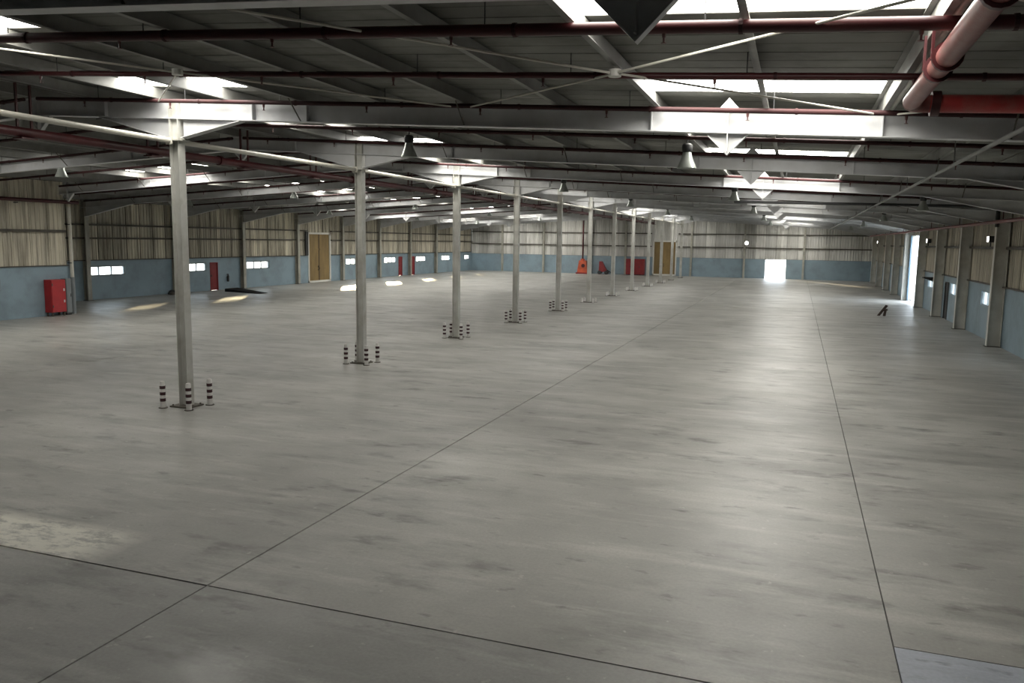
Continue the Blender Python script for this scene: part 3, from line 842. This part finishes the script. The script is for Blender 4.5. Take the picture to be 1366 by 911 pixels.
# lever switch near red door, boxes at column foot
o = empty('fire_extinguisher', (XL + .10, 47.0, .55))
tag(o, 'slim black extinguisher hung beside the narrow red door', 'extinguisher')
MB().lathe([(.001, 0), (.07, .01), (.075, .05), (.075, .40), (.04, .48), (.025, .52), (.001, .52)], 14).build('cylinder', 'black', o, smooth=True)
MB().box(-.10, .05, -.02, .02, .50, .55).build('valve', 'dark_steel', o)
MB().box(-.10, -.06, -.05, .05, .30, .34).build('bracket', 'dark_steel', o)
o = empty('debris_heap', (XL + .55, 41.05, 0))
tag(o, 'small dark bundle lying at the foot of a left wall column', 'bundle')
MB().lathe([(.28, 0), (.30, .10), (.22, .22), (.10, .30), (.001, .31)], 9).build('sack', 'black', o, smooth=True)
MB().lathe([(.16, 0), (.17, .08), (.12, .17), (.001, .20)], 9, (.22, -.28, 0)).build('knot', 'dark_steel', o, smooth=True)
# dark ramp plate on floor
mb = MB().add([(-36.9, 44.9, 0), (-33.6, 44.3, 0), (-33.6, 45.2, 0), (-36.9, 46.3, 0), (-36.9, 44.9, .20), (-36.9, 46.3, .20), (-33.6, 44.3, .015), (-33.6, 45.2, .015)],
              [(0, 3, 2, 1), (0, 1, 6, 4), (3, 5, 7, 2), (0, 4, 5, 3), (4, 6, 7, 5), (1, 2, 7, 6)])
o = mb.build('loading_ramp', 'rubber')
tag(o, 'low black loading ramp on the floor near the left wall', 'ramp')
MB().box(-36.9, -36.82, 45.0, 46.2, .195, .22).build('lip', 'dark_steel', o)
# dark leaning timbers on the floor at right
o = empty('timber_trestle', (4.55, 47.6, 0))
tag(o, 'small dark timber trestle standing alone on the floor', 'trestle')
MB().prism([(-.30, .0), (-.16, .0), (.22, .56), (.10, .60)], -.06, .06).build('leg', 'wood_dark', o)
MB().prism([(-.02, .0), (.12, .0), (.16, .34), (.04, .34)], -.16, -.06).build('leg', 'wood_dark', o)
MB().box(-.04, .20, -.18, .08, .30, .38).build('cleat', 'wood_dark', o)
# bracket shelf on right column
o = MB().box(XW - .95, XW - .02, 48.9, 49.35, 2.05, 2.12).build('wall_shelf', 'black')
tag(o, 'black steel bracket shelf on right wall beside a column', 'shelf')
MB().prism([(XW - .9, 2.05), (XW - .02, 2.05), (XW - .02, 1.72)], 49.1, 49.13).build('bracket', 'black', o)
# far wall equipment
o = empty('sprinkler_valve_station', (-23.7, YF - 1.2, 0))
tag(o, 'orange red valve station with a tall riser pipe by the far wall', 'valve station')
MB().box(-.75, .75, -.45, .45, 0, .16).build('base', 'door_red', o)
MB().prism([(-.62, .16), (.62, .16), (.40, 1.55), (-.40, 1.55)], -.35, .35).build('body', 'orange', o)
MB().tube((-.05, 0, 1.55), (-.05, 0, zt(-23.7) - .1), .10, 12).build('riser_pipe', 'red', o, smooth=True)
MB().tube((-.05, -.02, 1.55), (-.05, -.02, 1.75), .24, 12).build('flange', 'orange', o, smooth=True)
MB().tube((.1, -.40, .95), (.1, -.36, .95), .22, 14).build('hand_wheel', 'red', o, smooth=True)
o = empty('hose_reel_cart', (-21.3, YF - 1.2, 0))
tag(o, 'dark red hose cart with black wheels by the far wall', 'cart')
MB().prism([(-.45, .30), (.55, .30), (-.10, 1.50), (-.40, 1.50)], -.28, .28).build('body', 'door_red', o)
for sx in (-.35, .45): MB().tube((sx, -.34, .22), (sx, .34, .22), .22, 14).build('wheel', 'black', o, smooth=True)
MB().tube((.5, 0, .5), (1.0, 0, .2), .05, 8).build('drawbar', 'black', o)
o = empty('equipment_cabinet', (-17.6, YF - .65, 0))
tag(o, 'wide dark red cabinet against the far wall beside the brown door', 'cabinet')
MB().box(-1.05, 1.05, -.35, .45, .08, 1.85).build('body', 'door_red', o)
for a, b in ((-1.02, -.02), (.02, 1.02)):
    q = MB().box(a, b, -.38, -.35, .12, 1.80).build('door', 'door_red', o)
    MB().box((a + b) / 2 - .03, (a + b) / 2 + .03, -.40, -.38, .85, 1.05).build('handle', 'black', q)
MB().box(-1.0, 1.0, -.30, .40, 0, .08).build('plinth', 'black', o)
